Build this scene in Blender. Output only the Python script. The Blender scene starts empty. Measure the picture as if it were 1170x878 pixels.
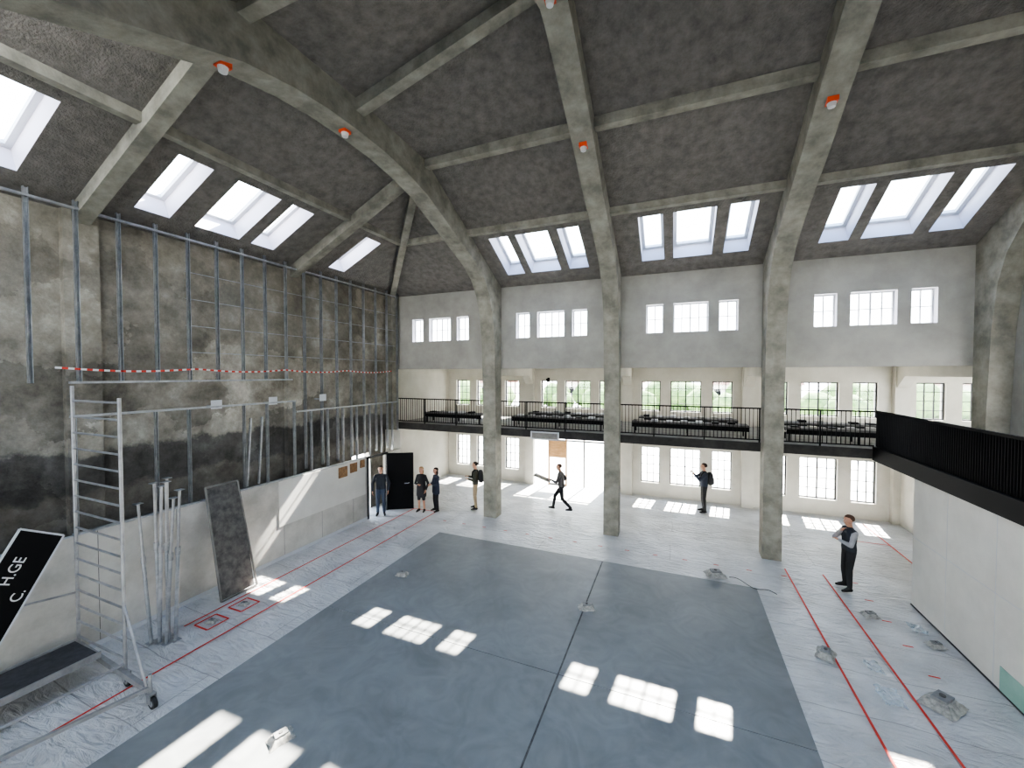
import bpy, math, random
import numpy as np
from mathutils import Vector, Matrix, noise
random.seed(7)
scene = bpy.context.scene
V = Vector

# ------------------------------------------------------------------ materials
def lin(c):
    out=[]
    for x in c:
        x=x/255.0
        out.append(x/12.92 if x<=0.04045 else ((x+0.055)/1.055)**2.4)
    return (out[0],out[1],out[2],1.0)

def mat(name, c1, c2=None, rough=0.7, scale=3.0, metal=0.0, bump=0.0, bscale=None, detail=6.0,
        spec=0.5, lo=0.35, hi=0.65, stretch=(1,1,1), bdist=0.02):
    m=bpy.data.materials.new(name); m.use_nodes=True
    nt=m.node_tree; N=nt.nodes; L=nt.links
    b=N['Principled BSDF']
    b.inputs['Roughness'].default_value=rough
    b.inputs['Metallic'].default_value=metal
    b.inputs['Specular IOR Level'].default_value=spec
    b.inputs['Base Color'].default_value=lin(c1)
    geo=N.new('ShaderNodeNewGeometry')
    mp=N.new('ShaderNodeMapping'); mp.inputs['Scale'].default_value=stretch
    L.new(geo.outputs['Position'],mp.inputs['Vector'])
    if c2 is not None:
        n=N.new('ShaderNodeTexNoise'); n.inputs['Scale'].default_value=scale; n.inputs['Detail'].default_value=detail
        n.inputs['Roughness'].default_value=0.65
        L.new(mp.outputs['Vector'],n.inputs['Vector'])
        r=N.new('ShaderNodeValToRGB')
        r.color_ramp.elements[0].position=lo; r.color_ramp.elements[0].color=lin(c1)
        r.color_ramp.elements[1].position=hi; r.color_ramp.elements[1].color=lin(c2)
        L.new(n.outputs['Fac'],r.inputs['Fac'])
        L.new(r.outputs['Color'],b.inputs['Base Color'])
    if bump>0:
        n2=N.new('ShaderNodeTexNoise'); n2.inputs['Scale'].default_value=bscale or scale*3; n2.inputs['Detail'].default_value=8
        L.new(mp.outputs['Vector'],n2.inputs['Vector'])
        bp=N.new('ShaderNodeBump'); bp.inputs['Strength'].default_value=bump; bp.inputs['Distance'].default_value=bdist
        L.new(n2.outputs['Fac'],bp.inputs['Height']); L.new(bp.outputs['Normal'],b.inputs['Normal'])
    return m

M={}
M['ceil']=mat('sprayed_ceiling',(100,97,92),(134,130,123),rough=0.95,scale=5,bump=0.9,bscale=26,lo=0.3,hi=0.7,stretch=(1,1.0,1),bdist=0.04,spec=0.2,detail=10)
M['conc']=mat('frame_concrete',(118,116,106),(160,157,144),rough=0.85,scale=2.2,bump=0.4,bscale=18,spec=0.3)
M['plaster']=mat('wall_plaster_grey',(152,150,142),(170,168,159),rough=0.9,scale=1.4,bump=0.15,bscale=14,spec=0.2)
M['cream']=mat('wall_plaster_cream',(198,195,184),(214,211,201),rough=0.9,scale=1.2,bump=0.1,bscale=12,spec=0.2)
M['board']=mat('gypsum_board',(206,204,197),(222,220,213),rough=0.9,scale=0.9,spec=0.2)
M['lowwall']=mat('lower_wall_board',(168,165,157),(208,205,197),rough=0.85,scale=0.9,detail=8,spec=0.25)
M['reveal']=mat('reveal_white',(198,196,204),rough=0.6)
M['wframe']=mat('white_window_frame',(200,203,206),rough=0.5)
M['bframe']=mat('black_window_frame',(34,34,36),rough=0.5)
M['black']=mat('black_steel',(16,16,17),rough=0.7,spec=0.15)
M['galv']=mat('galvanised_steel',(150,153,156),(185,188,190),rough=0.38,metal=0.75,scale=6)
M['alu']=mat('aluminium',(150,150,150),(176,176,176),rough=0.42,metal=0.6,scale=5)
M['red']=mat('red_tape',(208,60,44),rough=0.6)
M['white']=mat('white_plastic',(222,222,220),rough=0.5)
M['orange']=mat('orange_cover',(224,84,40),rough=0.5)
M['wood']=mat('raw_timber',(168,128,84),(198,158,112),rough=0.75,scale=5,stretch=(1,1,6))
M['osb']=mat('brown_board',(112,84,56),(150,116,80),rough=0.8,scale=12)
M['green']=mat('green_gypsum',(130,168,156),(150,184,172),rough=0.85,scale=2)
M['dkpanel']=mat('dark_formwork',(66,65,64),(104,102,98),rough=0.8,scale=7)
M['plank']=mat('platform_plank',(50,50,52),(70,70,72),rough=0.8,scale=8)
M['rubber']=mat('rubber',(40,40,42),rough=0.7)
M['bag']=mat('cement_bag',(128,127,122),(182,179,170),rough=0.7,scale=14)
M['boxg']=mat('outlet_grey',(120,120,118),(140,140,138),rough=0.6,scale=14)
M['slabedge']=mat('gallery_edge',(50,49,48),(68,66,64),rough=0.9,scale=3,spec=0.2)
M['gfloor']=mat('gallery_floor',(112,110,106),(140,138,132),rough=0.8,scale=3)
M['ground']=mat('outside_gravel',(192,188,178),(215,212,204),rough=0.95,scale=0.4)
M['leaf']=mat('foliage',(88,118,62),(132,156,92),rough=0.9,scale=1.5)
M['house']=mat('house_render',(196,188,176),(214,206,196),rough=0.9,scale=0.4)
M['roof']=mat('house_roof',(120,84,70),(140,100,84),rough=0.9,scale=0.8)

def film_mat():
    m=mat('clear_film',(190,205,210),(225,235,238),rough=0.18,scale=20)
    nt=m.node_tree; N=nt.nodes; L=nt.links; b=N['Principled BSDF']
    out=[n for n in N if n.type=='OUTPUT_MATERIAL'][0]
    t=N.new('ShaderNodeBsdfTransparent'); mx=N.new('ShaderNodeMixShader'); mx.inputs[0].default_value=.5
    L.new(t.outputs[0],mx.inputs[1]); L.new(b.outputs[0],mx.inputs[2]); L.new(mx.outputs[0],out.inputs[0])
    return m
M['film']=film_mat()

# old concrete of left wall
def old_wall():
    m=bpy.data.materials.new('old_patched_concrete'); m.use_nodes=True
    nt=m.node_tree; N=nt.nodes; L=nt.links; b=N['Principled BSDF']
    b.inputs['Roughness'].default_value=0.9; b.inputs['Specular IOR Level'].default_value=0.2
    geo=N.new('ShaderNodeNewGeometry')
    n=N.new('ShaderNodeTexNoise'); n.inputs['Scale'].default_value=0.8; n.inputs['Detail'].default_value=12; n.inputs['Roughness'].default_value=0.72
    L.new(geo.outputs['Position'],n.inputs['Vector'])
    r=N.new('ShaderNodeValToRGB'); cr=r.color_ramp
    cr.elements[0].position=0.36; cr.elements[0].color=lin((114,109,99))
    cr.elements[1].position=0.68; cr.elements[1].color=lin((214,209,196))
    e=cr.elements.new(0.46); e.color=lin((146,141,129))
    e=cr.elements.new(0.55); e.color=lin((170,165,152))
    L.new(n.outputs['Fac'],r.inputs['Fac'])
    v=N.new('ShaderNodeTexVoronoi'); v.inputs['Scale'].default_value=0.75
    mp=N.new('ShaderNodeMapping'); mp.inputs['Scale'].default_value=(1,0.8,1.0)
    n3=N.new('ShaderNodeTexNoise'); n3.inputs['Scale'].default_value=1.6; n3.inputs['Detail'].default_value=8; n3.inputs['Roughness'].default_value=.65
    L.new(geo.outputs['Position'],n3.inputs['Vector'])
    add=N.new('ShaderNodeVectorMath'); add.operation='ADD'
    L.new(geo.outputs['Position'],add.inputs[0]); L.new(n3.outputs['Color'],add.inputs[1])
    L.new(add.outputs[0],mp.inputs['Vector']); L.new(mp.outputs[0],v.inputs['Vector'])
    bw=N.new('ShaderNodeSeparateColor'); L.new(v.outputs['Color'],bw.inputs[0])
    r2=N.new('ShaderNodeMapRange'); r2.inputs[1].default_value=0; r2.inputs[2].default_value=1; r2.inputs[3].default_value=0.66; r2.inputs[4].default_value=1.22
    L.new(bw.outputs[0],r2.inputs[0])
    mul=N.new('ShaderNodeMix'); mul.data_type='RGBA'; mul.blend_type='MULTIPLY'; mul.inputs[0].default_value=1
    L.new(r.outputs[0],mul.inputs[6]); L.new(r2.outputs[0],mul.inputs[7])
    sep=N.new('ShaderNodeSeparateXYZ'); L.new(add.outputs[0],sep.inputs[0])
    r3=N.new('ShaderNodeValToRGB'); c3=r3.color_ramp
    dv=N.new('ShaderNodeMath'); dv.operation='DIVIDE'; dv.inputs[1].default_value=10
    L.new(sep.outputs[2],dv.inputs[0]); L.new(dv.outputs[0],r3.inputs[0])
    c3.elements[0].position=0.24; c3.elements[0].color=(0.50,0.50,0.51,1)
    c3.elements[1].position=0.48; c3.elements[1].color=(.9,.9,.9,1)
    e=c3.elements.new(0.315); e.color=(0.46,0.46,0.48,1)
    e=c3.elements.new(0.325); e.color=(0.26,0.27,0.30,1)
    e=c3.elements.new(0.395); e.color=(0.28,0.29,0.32,1)
    e=c3.elements.new(0.405); e.color=(0.74,0.75,0.76,1)
    e=c3.elements.new(0.60); e.color=(.8,.79,.77,1)
    mul2=N.new('ShaderNodeMix'); mul2.data_type='RGBA'; mul2.blend_type='MULTIPLY'; mul2.inputs[0].default_value=1
    L.new(mul.outputs[2],mul2.inputs[6]); L.new(r3.outputs[0],mul2.inputs[7])
    L.new(mul2.outputs[2],b.inputs['Base Color'])
    bp=N.new('ShaderNodeBump'); bp.inputs['Strength'].default_value=0.7; bp.inputs['Distance'].default_value=0.04
    n2=N.new('ShaderNodeTexNoise'); n2.inputs['Scale'].default_value=9; n2.inputs['Detail'].default_value=8
    L.new(geo.outputs['Position'],n2.inputs['Vector'])
    L.new(n2.outputs['Fac'],bp.inputs['Height']); L.new(bp.outputs[0],b.inputs['Normal'])
    return m
M['old']=old_wall()

def slab_mat():
    m=bpy.data.materials.new('polished_screed'); m.use_nodes=True
    nt=m.node_tree; N=nt.nodes; L=nt.links; b=N['Principled BSDF']
    geo=N.new('ShaderNodeNewGeometry')
    n=N.new('ShaderNodeTexNoise'); n.inputs['Scale'].default_value=0.9; n.inputs['Detail'].default_value=9; n.inputs['Distortion'].default_value=0.6
    L.new(geo.outputs['Position'],n.inputs['Vector'])
    r=N.new('ShaderNodeValToRGB'); cr=r.color_ramp
    cr.elements[0].position=0.3; cr.elements[0].color=lin((120,122,121))
    cr.elements[1].position=0.72; cr.elements[1].color=lin((138,140,139))
    L.new(n.outputs['Fac'],r.inputs['Fac'])
    w=N.new('ShaderNodeTexNoise'); w.inputs['Scale'].default_value=1.3; w.inputs['Detail'].default_value=4; w.inputs['Distortion'].default_value=4.0
    L.new(geo.outputs['Position'],w.inputs['Vector'])
    rr=N.new('ShaderNodeMapRange'); rr.inputs[3].default_value=0.34; rr.inputs[4].default_value=0.60
    L.new(w.outputs['Fac'],rr.inputs[0]); L.new(rr.outputs[0],b.inputs['Roughness'])
    mr=N.new('ShaderNodeMapRange'); mr.inputs[1].default_value=.35; mr.inputs[2].default_value=.65; mr.inputs[3].default_value=0.92; mr.inputs[4].default_value=1.09
    L.new(w.outputs['Fac'],mr.inputs[0])
    mul=N.new('ShaderNodeMix'); mul.data_type='RGBA'; mul.blend_type='MULTIPLY'; mul.inputs[0].default_value=1
    L.new(r.outputs[0],mul.inputs[6]); L.new(mr.outputs[0],mul.inputs[7]); L.new(mul.outputs[2],b.inputs['Base Color'])
    return m
M['slab']=slab_mat()

def sheet_mat():
    m=bpy.data.materials.new('protective_floor_sheet'); m.use_nodes=True
    nt=m.node_tree; N=nt.nodes; L=nt.links; b=N['Principled BSDF']
    b.inputs['Roughness'].default_value=0.34
    geo=N.new('ShaderNodeNewGeometry')
    n=N.new('ShaderNodeTexNoise'); n.inputs['Scale'].default_value=1.3; n.inputs['Detail'].default_value=8
    L.new(geo.outputs['Position'],n.inputs['Vector'])
    r=N.new('ShaderNodeValToRGB'); cr=r.color_ramp
    cr.elements[0].position=0.3; cr.elements[0].color=lin((184,184,182))
    cr.elements[1].position=0.7; cr.elements[1].color=lin((222,222,220))
    L.new(n.outputs['Fac'],r.inputs['Fac'])
    wn_=N.new('ShaderNodeTexNoise'); wn_.inputs['Scale'].default_value=0.6
    L.new(geo.outputs['Position'],wn_.inputs['Vector'])
    sc=N.new('ShaderNodeVectorMath'); sc.operation='SCALE'; sc.inputs['Scale'].default_value=0.22
    L.new(wn_.outputs['Color'],sc.inputs[0])
    ad=N.new('ShaderNodeVectorMath'); ad.operation='ADD'; L.new(geo.outputs['Position'],ad.inputs[0]); L.new(sc.outputs[0],ad.inputs[1])
    br=N.new('ShaderNodeTexBrick'); br.inputs['Scale'].default_value=1.0
    br.inputs['Color1'].default_value=(1,1,1,1); br.inputs['Color2'].default_value=(.90,.90,.90,1); br.inputs['Mortar'].default_value=(.58,.57,.56,1)
    br.inputs['Mortar Size'].default_value=0.009; br.inputs['Brick Width'].default_value=7.0; br.inputs['Row Height'].default_value=1.05
    L.new(ad.outputs[0],br.inputs['Vector'])
    mul=N.new('ShaderNodeMix'); mul.data_type='RGBA'; mul.blend_type='MULTIPLY'; mul.inputs[0].default_value=1
    L.new(r.outputs[0],mul.inputs[6]); L.new(br.outputs['Color'],mul.inputs[7]); L.new(mul.outputs[2],b.inputs['Base Color'])
    bp=N.new('ShaderNodeBump'); bp.inputs['Strength'].default_value=1.0; bp.inputs['Distance'].default_value=0.08
    n2=N.new('ShaderNodeTexNoise'); n2.inputs['Scale'].default_value=2.6; n2.inputs['Detail'].default_value=6; n2.inputs['Distortion'].default_value=2.5
    mp=N.new('ShaderNodeMapping'); mp.inputs['Scale'].default_value=(0.6,1.6,1)
    L.new(geo.outputs['Position'],mp.inputs['Vector'])
    L.new(mp.outputs[0],n2.inputs['Vector'])
    L.new(n2.outputs['Fac'],bp.inputs['Height']); L.new(bp.outputs[0],b.inputs['Normal'])
    return m
M['sheet']=sheet_mat()

def glass_mat():
    m=bpy.data.materials.new('window_glass'); m.use_nodes=True
    nt=m.node_tree; N=nt.nodes; L=nt.links
    for n in list(N):
        if n.type=='BSDF_PRINCIPLED': N.remove(n)
    out=[n for n in N if n.type=='OUTPUT_MATERIAL'][0]
    t=N.new('ShaderNodeBsdfTransparent'); t.inputs[0].default_value=(0.97,0.98,0.98,1)
    g=N.new('ShaderNodeBsdfGlossy'); g.inputs['Roughness'].default_value=0.02
    mx=N.new('ShaderNodeMixShader'); mx.inputs[0].default_value=0.05
    L.new(t.outputs[0],mx.inputs[1]); L.new(g.outputs[0],mx.inputs[2]); L.new(mx.outputs[0],out.inputs[0])
    return m
M['glass']=glass_mat()

# ------------------------------------------------------------------ mesh builder
class B:
    def __init__(s): s.v=[]; s.f=[]; s.m=[]; s.mats=[]
    def mi(s,k):
        if k not in s.mats: s.mats.append(k)
        return s.mats.index(k)
    def poly(s,pts,k):
        i=len(s.v); s.v+= [tuple(p) for p in pts]; s.f.append(list(range(i,i+len(pts)))); s.m.append(s.mi(k))
    def hexa(s,p,k):
        i=len(s.v); s.v+=[tuple(q) for q in p]; mi=s.mi(k)
        for f in [(3,2,1,0),(4,5,6,7),(0,1,5,4),(1,2,6,5),(2,3,7,6),(3,0,4,7)]:
            s.f.append([i+a for a in f]); s.m.append(mi)
    def box(s,a,b,k):
        x0,y0,z0=[min(a[i],b[i]) for i in range(3)]; x1,y1,z1=[max(a[i],b[i]) for i in range(3)]
        s.hexa([(x0,y0,z0),(x1,y0,z0),(x1,y1,z0),(x0,y1,z0),(x0,y0,z1),(x1,y0,z1),(x1,y1,z1),(x0,y1,z1)],k)
    def obox(s,c,ax,h,k):
        c=V(c); X,Y,Z=[V(a).normalized()*q for a,q in zip(ax,h)]
        s.hexa([c-X-Y-Z,c+X-Y-Z,c+X+Y-Z,c-X+Y-Z,c-X-Y+Z,c+X-Y+Z,c+X+Y+Z,c-X+Y+Z],k)
    def bar(s,p,q,w,h,k,up=(0,0,1)):
        p=V(p);q=V(q);D=(q-p).normalized();S=D.cross(V(up))
        if S.length<1e-4: S=D.cross(V((1,0,0)))
        S.normalize();U=S.cross(D)
        s.obox((p+q)/2,(D,S,U),((q-p).length/2,w/2,h/2),k)
    def beam(s,p,q,w,d,k,top=0.03):
        p=V(p);q=V(q);D=(q-p);S=V((D.y,-D.x,0)).normalized()*w/2
        t=V((0,0,top));b=V((0,0,-d))
        s.hexa([p-S+b,q-S+b,q+S+b,p+S+b,p-S+t,q-S+t,q+S+t,p+S+t],k)
    def rod(s,p,q,r,k,n=8,r2=None,caps=True):
        p=V(p);q=V(q);r2=r if r2 is None else r2
        D=(q-p).normalized(); A=D.orthogonal().normalized(); C=D.cross(A)
        i=len(s.v);mi=s.mi(k)
        for P,R in((p,r),(q,r2)):
            for j in range(n):
                a=2*math.pi*j/n; s.v.append(tuple(P+A*R*math.cos(a)+C*R*math.sin(a)))
        for j in range(n):
            s.f.append([i+j,i+(j+1)%n,i+n+(j+1)%n,i+n+j]);s.m.append(mi)
        if caps:
            s.f.append([i+j for j in range(n)][::-1]);s.m.append(mi)
            s.f.append([i+n+j for j in range(n)]);s.m.append(mi)
    def ell(s,c,r,k,R=None,nu=14,nv=9,deform=None):
        c=V(c); i=len(s.v);mi=s.mi(k)
        for a in range(nv+1):
            th=math.pi*a/nv
            for b_ in range(nu):
                ph=2*math.pi*b_/nu
                p=V((math.sin(th)*math.cos(ph),math.sin(th)*math.sin(ph),math.cos(th)))
                if deform: p=deform(p)
                p=V((p.x*r[0],p.y*r[1],p.z*r[2]))
                if R is not None: p=R@p
                s.v.append(tuple(c+p))
        for a in range(nv):
            for b_ in range(nu):
                x=i+a*nu+b_; y=i+a*nu+(b_+1)%nu
                s.f.append([x,x+nu,y+nu,y]); s.m.append(mi)
    def panel(s,O,U,W,N,us,ws,th,holes,k,kr=None):
        O=V(O);U=V(U);W=V(W);N=V(N).normalized()*th
        ul=sorted(set([us[0],us[1]]+[h[0] for h in holes]+[h[1] for h in holes]))
        wl=sorted(set([ws[0],ws[1]]+[h[2] for h in holes]+[h[3] for h in holes]))
        def solid(i,j):
            if i<0 or j<0 or i>=len(ul)-1 or j>=len(wl)-1: return None
            cu=(ul[i]+ul[i+1])/2;cw=(wl[j]+wl[j+1])/2
            for h in holes:
                if h[0]<cu<h[1] and h[2]<cw<h[3]: return False
            return True
        P=lambda u,w,n:O+U*u+W*w+N*n
        for i in range(len(ul)-1):
            for j in range(len(wl)-1):
                if not solid(i,j): continue
                a,b,c,d=ul[i],ul[i+1],wl[j],wl[j+1]
                s.poly([P(a,c,0),P(a,d,0),P(b,d,0),P(b,c,0)],k)
                s.poly([P(a,c,1),P(b,c,1),P(b,d,1),P(a,d,1)],k)
                for (di,dj,e) in((-1,0,(a,c,a,d)),(1,0,(b,d,b,c)),(0,-1,(b,c,a,c)),(0,1,(a,d,b,d))):
                    q=solid(i+di,j+dj)
                    if q is True: continue
                    kk=kr if (q is False and kr) else k
                    s.poly([P(e[0],e[1],0),P(e[2],e[3],0),P(e[2],e[3],1),P(e[0],e[1],1)],kk)
    def done(s,name,smooth=False,parent=None,bevel=0):
        me=bpy.data.meshes.new(name); me.from_pydata(s.v,[],s.f)
        for k in s.mats: me.materials.append(M[k])
        me.polygons.foreach_set('material_index',s.m)
        if smooth: me.polygons.foreach_set('use_smooth',[True]*len(s.f))
        me.update()
        o=bpy.data.objects.new(name,me); scene.collection.objects.link(o)
        if parent: o.parent=parent
        if bevel:
            bv=o.modifiers.new('bevel','BEVEL'); bv.width=bevel; bv.segments=2
        return o

# ------------------------------------------------------------------ key dims
XL,XR=-10.52,6.9
YB=12.9; YO=17.2; YC=6.15; YF=-0.6; YN=-4.5
ZE=8.05; SL=0.489; KL=-5.95-XL; ZB=ZE+SL*4.5; ZR=ZB+SL*2.25
SLL=(ZB-ZE)/KL
COLX=[-5.97,-1.83,2.42]
ZG=3.05

# ---- floor
b=B(); b.box((XL-.3,YN-.3,-0.15),(11,YO+.35,0),'sheet'); b.done('floor')
b=B()
b.box((-6.87,-3.5,0.001),(-1.785,6.29,0.012),'slab'); b.box((-1.755,-3.5,0.001),(1.78,6.29,0.012),'slab')
b.box((-6.87,6.305,0.001),(-1.785,10.65,0.012),'slab'); b.box((-1.755,6.305,0.001),(1.78,10.65,0.012),'slab')
b.box((-1.785,-3.5,0.001),(-1.755,10.65,0.006),'dkpanel')
b.done('concrete_floor_slab')
b=B()
def tape(x0,y0,x1,y1,w=.035):
    b.bar((x0,y0,.0155),(x1,y1,.0155),w,.003,'red')
tape(-8.0,12.2,-8.0,1.5); tape(-8.95,12.2,-8.95,4.7); tape(-8.0,12.2,-8.95,12.2)
tape(2.62,12.0,2.62,2); tape(3.42,12.0,3.42,4.6); tape(5.8,16.6,5.8,13.1); tape(4.9,14.8,5.8,14.8)
for i in range(14):
    x=-7.3+i*.75; tape(x,11.55,x+.12,11.55,.03)
for i in range(5): tape(3.9,11.8-i*.8,4.05,11.8-i*.8,.03)
for (x,y) in((-8.6,5.0),(-8.6,5.65)):
    h=.2
    tape(x-h,y-h,x+h,y-h);tape(x+h,y-h,x+h,y+h);tape(x+h,y+h,x-h,y+h);tape(x-h,y+h,x-h,y-h)
b.done('floor_marking_tape')

# ---- ceiling
ks0,ks1=0.55,2.05
SK=[(-1.33,-.72),(-.48,.5),(.78,1.38)]
SKL=[(-1.6,-1.0),(-.52,.45),(.75,1.35)]
b=B()
n1=V((0,SL,1)); n2=V((-SLL,0,1))
GC=[-3.9,.375,4.62]
holes=[(c+a,c+d,ks0,ks1) for c in GC for a,d in SK]
TH=.45
b.panel((0,YB,ZE),(1,0,0),(0,-1,SL),n1,(-5.95,XR+.3),(-.1,4.5),TH,holes,'ceil','reveal')
b.poly([(XL,YB,ZE),(-5.95,YB,ZE),(-5.95,8.4,ZB)],'ceil')
hl=[(c+a,c+d,ks0,ks1) for c in (6.12,1.65) for a,d in SKL]
h3=(9.3,9.92,ks0,ks1)
b.panel((XL,0,ZE),(0,1,0),(1,0,SLL),n2,(YF,8.4),(-.1,KL),TH,hl,'ceil','reveal')
b.panel((XL,0,ZE),(0,1,0),(1,0,SLL),n2,(8.4,10.85),(-.1,2.05),TH,[(h3[0],h3[1],ks0,2.049)],'ceil','reveal')
P=lambda k,y:(XL+k,y,ZE+SLL*k)
b.poly([P(0,10.85),P(0,12.9),P(2.05,10.85)],'ceil'); b.poly([P(2.05,8.4),P(2.05,10.85),P(KL,8.4)],'ceil')
b.panel((0,8.4,ZB),(1,0,0),(0,-1,SL),n1,(COLX[1],XR+.3),(0,2.25),.2,[],'ceil')
b.panel((0,3.9,ZB),(1,0,0),(0,1,SL),V((0,-SL,1)),(COLX[1],XR+.3),(0,2.25),.2,[],'ceil')
A1=(-5.95,8.4,ZB);A2=(COLX[1],8.4,ZB);R1=(-5.95,YC,ZB);R2=(COLX[1],YC,ZR);C1=(-5.95,3.9,ZB);C2=(COLX[1],3.9,ZB)
def subq(p,q,r,s_,k,n=10):
    p,q,r,s_=map(V,(p,q,r,s_))
    f=lambda u,w:(p*(1-u)+q*u)*(1-w)+(s_*(1-u)+r*u)*w
    for i in range(n):
        for j in range(n):
            b.poly([f(i/n,j/n),f((i+1)/n,j/n),f((i+1)/n,(j+1)/n),f(i/n,(j+1)/n)],k)
subq(A1,A2,R2,R1,'ceil'); subq(C1,C2,R2,R1,'ceil')
holes2=[(c+a,c+d,ks0,ks1) for c in GC for a,d in SK]
b.panel((0,YF,ZE),(1,0,0),(0,1,SL),V((0,-SL,1)),(-5.95,XR+.3),(-.1,4.5),TH,holes2,'ceil','reveal')
b.done('ceiling')

sky_k=[0]
def skylight(O,U,W,N,u0,u1,w0,w1):
    O=V(O);U=V(U);W=V(W);N=V(N).normalized()
    P=lambda u,w,n=TH+.02:O+U*u+W*w+N*n
    s=B()
    for (a,c,d,e) in((u0,w0,u1,w0),(u1,w0,u1,w1),(u1,w1,u0,w1),(u0,w1,u0,w0)):
        s.bar(P(a,c),P(d,e),.17,.09,'wframe',up=N)
    s.poly([P(u0,w0,TH+.04),P(u1,w0,TH+.04),P(u1,w1,TH+.04),P(u0,w1,TH+.04)],'glass')
    sky_k[0]+=1; s.done('window_sky_%d'%sky_k[0])
for h in holes: skylight((0,YB,ZE),(1,0,0),(0,-1,SL),n1,*h)
for h in hl+[h3]: skylight((XL,0,ZE),(0,1,0),(1,0,SLL),n2,*h)

# ---- arches / frame ribs
base=[(12.45,0),(12.42,4),(12.33,6),(12.18,7),(11.95,7.6),(11.55,8.08),(11.0,8.42),(10.3,8.78),(9.4,9.2),(8.4,9.75)]
outer=[(12.9,0),(12.9,4),(12.9,6),(12.9,7),(12.9,7.6),(12.9,8.07),(12.0,None),(10.7,None),(9.6,None),(8.4,None)]
def cz(y): 
    y=y if y>=YC else 2*YC-y
    return ZE+SL*(YB-y)
def arch(x,kind,w=.42):
    so=list(base); ou=[(y,(z if z is not None else cz(y)+.04)) for y,z in outer]
    if kind==1:
        so=so[:-3]+[(10.3,8.7),(9.4,9.06),(8.4,9.45),(7.6,9.62),(6.9,9.7),(6.15,9.72)]; ou+=[(7.6,ZB+.06),(6.9,ZB+.06),(6.15,ZB+.06)]
    else:
        so+=[(7.3,10.3),(6.5,10.68),(6.15,10.8)]; ou+=[(7.3,cz(7.3)+.04),(6.5,cz(6.5)+.04),(6.15,ZR+.04)]
    so=so+[(2*YC-y,z) for y,z in so[-2::-1]]; ou=ou+[(2*YC-y,z) for y,z in ou[-2::-1]]
    s=B()
    for i in range(len(so)-1):
        a,c=so[i],so[i+1];d,e=ou[i],ou[i+1]
        s.hexa([(x-w/2,a[0],a[1]),(x-w/2,c[0],c[1]),(x-w/2,e[0],e[1]),(x-w/2,d[0],d[1]),
                (x+w/2,a[0],a[1]),(x+w/2,c[0],c[1]),(x+w/2,e[0],e[1]),(x+w/2,d[0],d[1])],'conc')
    s.done('column_arch')
    return so
soA={}
soA[0]=arch(COLX[0],1,.48); soA[1]=arch(COLX[1],2,.45); soA[2]=arch(COLX[2],2,.45)
arch(XR-.2,2,.4)
b=B()
ka=2.4; ya=YB-ka; za=ZE+SL*ka
b.beam((XL+ka,ya,za),(XR,ya,za),.17,.14,'conc')
b.beam((-5.95,8.4,ZB),(XR,8.4,ZB),.2,.18,'conc')
b.beam((-5.95,3.9,ZB),(XR,3.9,ZB),.2,.18,'conc')
b.beam((XL+ka,ya,za),(XL+ka,YF,za),.17,.14,'conc')
b.beam((XL,YB,ZE),(-5.95,8.4,ZB),.2,.2,'conc')
b.beam((-5.95,YC,ZB),(COLX[1],YC,ZR),.22,.24,'conc')
b.beam((COLX[1],YC,ZR),(XR,YC,ZR),.22,.24,'conc')
for y in(8.4,3.9): 
    b.beam((XL,y,ZE),(-5.95,y,ZB),.26,.28,'conc')
b.done('ceiling_ribs')

def sof(i,y):
    s=soA[i]
    for a,c in zip(s,s[1:]):
        if c[0]<=y<=a[0] and a[0]!=c[0]:
            t=(a[0]-y)/(a[0]-c[0]); return a[1]+(c[1]-a[1])*t
    return 9.9
for i,y in((0,3.75),(0,6.0),(1,5.95),(1,8.35),(2,8.5)):
    z=sof(i,y); x=COLX[i]; s=B()
    s.box((x-.08,y-.08,z-.05),(x+.08,y+.08,z+.03),'orange'); s.rod((x,y,z-.12),(x,y,z-.05),.055,'white',12,r2=.07)
    s.done('smoke_detector')

# ---- walls
clw=[(-1.24,-.75),(-.47,.47),(.74,1.23)]
CC=[-8.27,-3.92,.375,4.62]
ch=[(c+a,c+d,6.25,7.12) for c in CC for a,d in clw]
b=B(); b.panel((0,YB,0),(1,0,0),(0,0,1),(0,1,0),(XL,XR),(5.2,ZE+.12),.3,ch,'plaster','reveal'); b.done('wall_back_upper')
OW=[(-1.67,-.93),(-.55,.57),(.95,1.65)]; OC=[-8.4,-4.0,.35,4.7,9.0]
gh=[(c+a,c+d,3.5,4.72) for c in OC for a,d in OW if c+d<10.6]
lh=[(c+a,c+d,.55,2.02) for c in (OC[0],OC[2],OC[3]) for a,d in OW]
door=(-6.25,-2.75,0.0,2.45)
b=B(); b.panel((0,YO,0),(1,0,0),(0,0,1),(0,1,0),(XL,11),(0,5.5),.35,gh+lh+[door],'cream','cream'); b.done('wall_back')
b=B(); b.panel((0,YF,0),(1,0,0),(0,0,1),(0,-1,0),(XL,XR),(5.2,ZE+.12),.3,ch,'plaster','reveal')
b.done('wall_front_upper')
b=B(); b.panel((0,YN,0),(1,0,0),(0,0,1),(0,-1,0),(XL,11),(0,5.5),.35,[h for h in gh+lh if h[0]<6]+[(-5.6,-2.4,0,2.3)],'cream','cream')
b.box((XL,YN,5.3),(11,YF,5.5),'cream'); b.done('wall_front')
wn=[0]
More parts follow.
